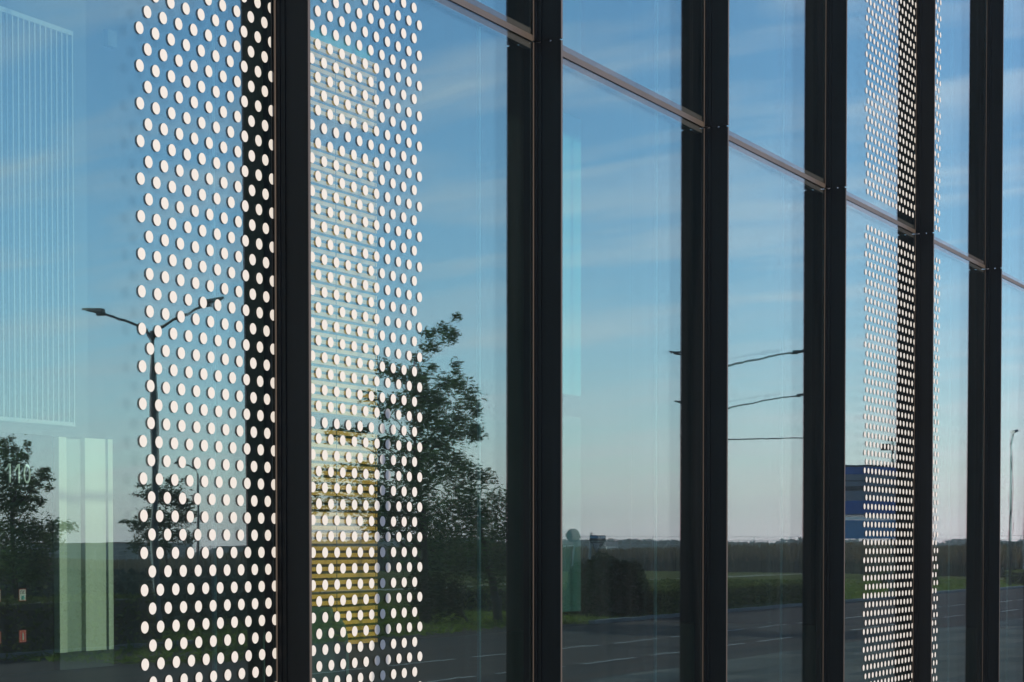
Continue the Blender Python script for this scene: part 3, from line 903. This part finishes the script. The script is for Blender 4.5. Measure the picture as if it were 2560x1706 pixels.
def curved_lamp(x, y, top, ang, label, reach=.8, hs=1.0, pr=1.0):
    t = empty('street_lamp', (x, y, GZ), ang, label, 'street lamp', 'street lamps beside the road')
    H = top - GZ
    MB().tube([(0, 0, 0), (0, 0, H * .84), (0, 0, H * .845), (0, 0, H * .92)], [.13 * pr, .10 * pr, .07 * pr, .06 * pr], 10).build('pole', M['lamp'], t, smooth=True)
    a = MB().tube([(0, 0, H * .92), (.08, 0, H * .955), (reach * .5, 0, H * .985), (reach, 0, H)], [.06, .055, .05, .05], 8).build('arm', M['lamp'], t, smooth=True)
    MB().add([(reach - .15, -.18, H - .06), (reach + .55 * hs, -.15, H + .04), (reach + .55 * hs, .15, H + .04), (reach - .15, .18, H - .06),
              (reach - .1, -.12, H + .1), (reach + .4 * hs, -.1, H + .18), (reach + .4 * hs, .1, H + .18), (reach - .1, .12, H + .1)],
             [(0, 1, 2, 3), (4, 7, 6, 5), (0, 4, 5, 1), (1, 5, 6, 2), (2, 6, 7, 3), (3, 7, 4, 0)]).build('lamp_head', M['lamp'], a)
curved_lamp(130.05, -26.8, 8.95, radians(50) - .232, 'lone street lamp with one short bent arm near the picture edge', .30, .35, .7)
curved_lamp(111.3, -78.04, 7.9, radians(-90) - .63, 'small far street lamp with one curved arm behind the white dots', 1.1)
# camera mast behind the board
ms = empty('camera_mast', (105.01, -27.36, GZ), radians(90) - .29, 'slim pole with two box heads behind the blue board', 'mast')
MB().tube([(0, 0, 0), (0, 0, 8.4)], [.10, .07], 8).build('pole', M['lamp'], ms)
MB().box(-.62, -.12, -.12, .12, 7.9, 8.25).build('box_head', M['lamp'], ms)
MB().box(-.1, .34, -.12, .12, 6.2, 6.7).build('box_head', M['lamp'], ms)
MB().box(-.3, .25, -.1, .1, 8.4, 8.55).build('top_bracket', M['lamp'], ms)
pp = MB().tube([(0, 0, 0), (0, 0, 4.3)], [.07, .05], 8).build('marker_post', M['galv'])
pp.location = (137.5, -27.59, GZ); tag(pp, 'short plain grey post standing in the hedge by the lone lamp', 'post')
pb = empty('signal_post', (134.66, -33.07, GZ), 0, 'short post with a dark upright box, beside the far dotted fin', 'post')
MB().tube([(0, 0, 0), (0, 0, 4.9)], .07, 8).build('pole', M['galv'], pb)
MB().box(-.2, .2, -.2, .2, 2.9, 4.6).build('box', M['lamp'], pb)

# advertising board on two posts
V_ = Vector((cos(.30), -sin(.30), 0))
bd = empty('direction_board', (102.0, -27.7, GZ), radians(90) - .30 + pi, 'large blue and grey roadside board on two posts', 'board')
wB, zb0 = 2.0, 2.8
def bpart(name, z0, z1, mat, y0=-.05, y1=.05, par=bd, x0=-wB, x1=wB):
    return MB().box(x0, x1, y0, y1, z0, z1).build(name, M[mat], par)
s_ = .0235
def zpx(py): return 2.8 + (1252 - py) * s_
bpart('lower_panel', zpx(1240), zpx(1198), 'blue_pale')
bpart('white_strip', zpx(1197.5), zpx(1190.5), 'board_white', -.05, .08)
bpart('dark_gap', zpx(1190), zpx(1187.5), 'board_dark', -.05, .03)  # thin dark strip under the upper panel
up_ = bpart('upper_panel', zpx(1187), zpx(1073), 'board_grey')
for (a, b, m) in ((1184, 1154, 'blue'), (1131, 1121, 'board_dark'), (1110, 1108, 'board_dark'), (1094, 1078, 'blue'), (1077.5, 1074, 'board_dark')):
    bpart('stripe', zpx(a), zpx(b), m, .05, .062, up_)
    bpart('stripe', zpx(a), zpx(b), m, -.062, -.05, up_)
for x in (-1.5, 1.5):
    MB().tube([(x, .14, 0), (x, .14, zpx(1075))], .08, 8).build('post', M['galv'], bd)

# round sign seen from behind, and a direction sign over a give-way triangle
def disc(r, y0, y1, n=24, z=0):
    vs = [(r * cos(2 * pi * k / n), y, z + r * sin(2 * pi * k / n)) for y in (y0, y1) for k in range(n)]
    return MB().add(vs, [tuple(range(n)), tuple(range(2 * n - 1, n - 1, -1))] + [(k, n + k, n + (k + 1) % n, (k + 1) % n) for k in range(n)])
rs = empty('round_sign', (82.99, -35.94, GZ), radians(90) - .448 + pi, 'round grey-backed traffic sign on a thin pole', 'sign', )
disc(.32, -.01, .01, 24, 3.22).build('plate', M['galv'], rs)
MB().tube([(0, .04, 0), (0, .04, 3.45)], .035, 8).build('pole', M['galv'], rs)
ds = empty('give_way_sign', (77.86, -32.32, GZ), radians(90) - .436 + pi, 'give-way triangle under a small blue rectangle on one pole', 'sign')
MB().tube([(.30, .05, 0), (.30, .05, 3.32)], .04, 8).build('pole', M['galv'], ds)
pl_ = MB().box(-.37, .34, -.012, .012, 2.94, 3.20).build('blue_plate', M['board_dark'], ds)
MB().box(-.35, .32, .0125, .016, 3.06, 3.18).build('pale_band', M['blue_pale'], pl_)
MB().box(-.35, .32, -.016, -.0125, 3.06, 3.18).build('pale_band', M['blue_pale'], pl_)
tri = MB().add([(-.31, -.012, 2.92), (.31, -.012, 2.92), (0, -.012, 2.38), (-.31, .012, 2.92), (.31, .012, 2.92), (0, .012, 2.38)],
               [(0, 2, 1), (3, 4, 5), (0, 1, 4, 3), (1, 2, 5, 4), (2, 0, 3, 5)]).build('triangle', M['board_dark'], ds)
MB().add([(-.21, -.016, 2.865), (.21, -.016, 2.865), (0, -.016, 2.50), (-.21, .016, 2.865), (.21, .016, 2.865), (0, .016, 2.50)],
         [(0, 2, 1), (3, 4, 5), (0, 1, 4, 3), (1, 2, 5, 4), (2, 0, 3, 5)]).build('triangle_field', M['board_grey'], tri)

# wire fence along the far field
fc = empty('wire_fence', (0, 0, GZ), 0, 'tall thin wire fence with posts along the far field', 'fence')
fl = [(150, -150), (195, -98), (212, -70), (208, -40), (216, -10)]
def along(poly, step):
    out = []
    for (a, b) in zip(poly, poly[1:]):
        d = math.hypot(b[0] - a[0], b[1] - a[1])
        k = max(1, int(d / step))
        out += [(a[0] + (b[0] - a[0]) * i / k, a[1] + (b[1] - a[1]) * i / k) for i in range(k)]
    return out + [poly[-1]]
fp = along(fl, 4.0)
post_me = MB().tube([(0, 0, 0), (0, 0, 3.3), (.25, 0, 3.75)], .06, 5).mesh('post', M['galv'])
for (x, y) in fp:
    link('post', post_me, fc, (x, y, 0))
for zz in (.9, 1.9, 2.8, 3.3, 3.7):
    MB().tube([(x + (.22 if zz > 3.5 else 0), y, zz) for x, y in fp], .016, 4).build('wire', M['galv'], fc)

# reeds, verge grass, far woods
def reed_band(name, poly, width, h, n, label):
    base = along(poly, 1.0)
    co1, co2 = [], []
    ob = MB()
    for _ in range(n):
        j = random.randrange(len(base) - 1)
        x, y = base[j]
        x += random.uniform(-1, 1) + random.uniform(0, width)
        y += random.uniform(-1, 1)
        hh = h * random.uniform(.75, 1.2) * (1 + .12 * sin(x * .21 + y * .13))
        w = random.uniform(.03, .08)
        t = random.uniform(0, pi)
        dx, dy = cos(t) * w, sin(t) * w
        lx, ly = random.gauss(0, .2), random.gauss(0, .2)
        hm_ = hh * random.uniform(.5, .68)
        ob.add([(x - dx, y - dy, 0), (x + dx, y + dy, 0), (x + dx + lx * .4, y + dy + ly * .4, hm_), (x - dx + lx * .4, y - dy + ly * .4, hm_)], [(0, 1, 2, 3)], 0)
        w2 = 1.35
        ob.add([(x - dx * w2 + lx * .4, y - dy * w2 + ly * .4, hm_), (x + dx * w2 + lx * .4, y + dy * w2 + ly * .4, hm_), (x + dx * .5 + lx, y + dy * .5 + ly, hh), (x - dx * .5 + lx, y - dy * .5 + ly, hh)], [(0, 1, 2, 3)], 1)
    me = ob.mesh(name, [M['reed_stem'], M['reed_plume']])
    o = link(name, me, None, (0, 0, GZ))
    tag(o, label, kind='stuff')
reed_band('reeds', [(178, -12), (166, -33), (170, -45), (190, -62), (192, -80), (176, -100), (150, -128), (120, -150)], 9, 2.3, 45000, 'brown plumed reeds in a band across the far field')
g_pts = []
for _ in range(26000):
    x = random.uniform(40, 150)
    y = -25.9 - abs(random.gauss(0, 1)) * 9
    g_pts.append((x, y, GZ + random.uniform(.0, .10)))
gm = leaf_mesh('verge_grass', g_pts, .34, .05, M['grass_blade'], 0)
tag(link('verge_grass', gm), 'short lit grass on the verge behind the kerb', kind='stuff')
def far_wood(poly, depth, h, n, name, label, leaf=.9):
    base = along(poly, 3.0)
    pts = []
    for _ in range(n):
        j = random.randrange(len(base))
        x, y = base[j]
        hh = h * (.72 + .14 * sin(j * .31) + .12 * sin(j * .83 + 1) + .10 * sin(j * 1.9))
        pts.append((x + random.uniform(-2, depth), y + random.uniform(-2, 2), random.uniform(0, 1) ** .7 * hh))
    o = link(name, leaf_mesh(name, pts, leaf, leaf * .7, M['wood_leaf'], .3), None, (0, 0, GZ))
    tag(o, label, kind='stuff')
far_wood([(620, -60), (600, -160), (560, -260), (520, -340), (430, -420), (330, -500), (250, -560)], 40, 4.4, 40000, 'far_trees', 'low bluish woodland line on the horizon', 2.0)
far_wood([(230, -5), (215, -22), (190, -38), (186, -50)], 14, 4.0, 12000, 'thicket', 'dark green thicket behind the hedges near the lone lamp', .55)
far_wood([(30, -44), (50, -41), (62, -44), (76, -52), (90, -62)], 9, 2.3, 9000, 'thicket', 'dark low scrub behind the verge, left of the round bush', .35)
far_wood([(120, -118), (100, -120), (84, -116), (70, -110)], 10, 3.4, 8000, 'thicket', 'dark low thicket beyond the path', .5)

# houses and sheds on the horizon
def shed(x, y, rz, L, D, H, label, gable=False):
    wall_m = M['house_wall'] if gable else M['shed_wall']
    t = empty('far_house', (x, y, GZ), rz, label, 'house', 'small buildings on the horizon')
    w_ = MB().box(-L / 2, L / 2, -D / 2, D / 2, 0, H).build('wall', wall_m, t)
    if gable:
        MB().add([(-L / 2 - .3, -D / 2 - .3, H), (L / 2 + .3, -D / 2 - .3, H), (L / 2 + .3, D / 2 + .3, H), (-L / 2 - .3, D / 2 + .3, H), (-L / 2 - .3, 0, H + D * .35), (L / 2 + .3, 0, H + D * .35)],
                 [(0, 1, 5, 4), (2, 3, 4, 5), (0, 4, 3), (1, 2, 5), (0, 3, 2, 1)]).build('roof', M['house_roof'], t)
    else:
        MB().box(-L / 2 - .2, L / 2 + .2, -D / 2 - .2, D / 2 + .2, H + .003, H + .4).build('roof', M['house_roof'], t)
    n = max(2, int(L / 4))
    for k in range(n):
        x_ = -L / 2 + (k + .5) * L / n
        MB().box(x_ - .6, x_ + .6, D / 2 + .003, D / 2 + .05, H * .35, H * .7).build('window', M['house_window'], t)
shed(548, -262, radians(65), 4.4, 4, 2.6, 'white far house with a dark pitched roof beyond the give-way sign', True)
shed(556, -250, radians(60), 3.4, 4, 2.2, 'smaller white far house next to the pitched roof one', True)
shed(330, -262, radians(50), 34, 14, 5.2, 'long flat-roofed shed on the horizon above the pale green door')
shed(345, -235, radians(50), 16, 10, 4.2, 'shorter flat-roofed shed on the horizon by the long one')

# slim post on the sunny side whose shadow falls across the dots
sx = 6.452 + tan(radians(SUN_AZ)) * -6.2
pst = empty('plaza_post', (6.452 - 5.0 * tan(radians(SUN_AZ)), -5.0, 0), 0, 'slim tapered grey post on the plaza edge', 'post')
MB().tube([(0, 0, 0), (.0, 0, 3.2), (.045, 0, 4.3), (.075, 0, 4.78)], [.085, .062, .045, .03], 12).build('shaft', M['galv'], pst, smooth=True)
MB().tube([(0, 0, 0), (0, 0, .05)], .12, 12).build('foot', M['galv'], pst)

# ------------------------------------------------------------------ the air: pale even haze round everything
hm, ht = new_mat('haze_air')
ho = nd(ht, 'ShaderNodeOutputMaterial')
hv = nd(ht, 'ShaderNodeVolumePrincipled')
hv.inputs['Color'].default_value = (0.96, 0.93, 0.95, 1)
hv.inputs['Density'].default_value = 0.00045
hv.inputs['Anisotropy'].default_value = 0.0
ht.links.new(hv.outputs[0], ho.inputs['Volume'])
hz_o = MB().box(-1010, 1010, -1010, 1010, GZ - 1.05, 21.0).build('haze', hm)
tag(hz_o, 'thin pale haze in the air over the fields', kind='stuff')
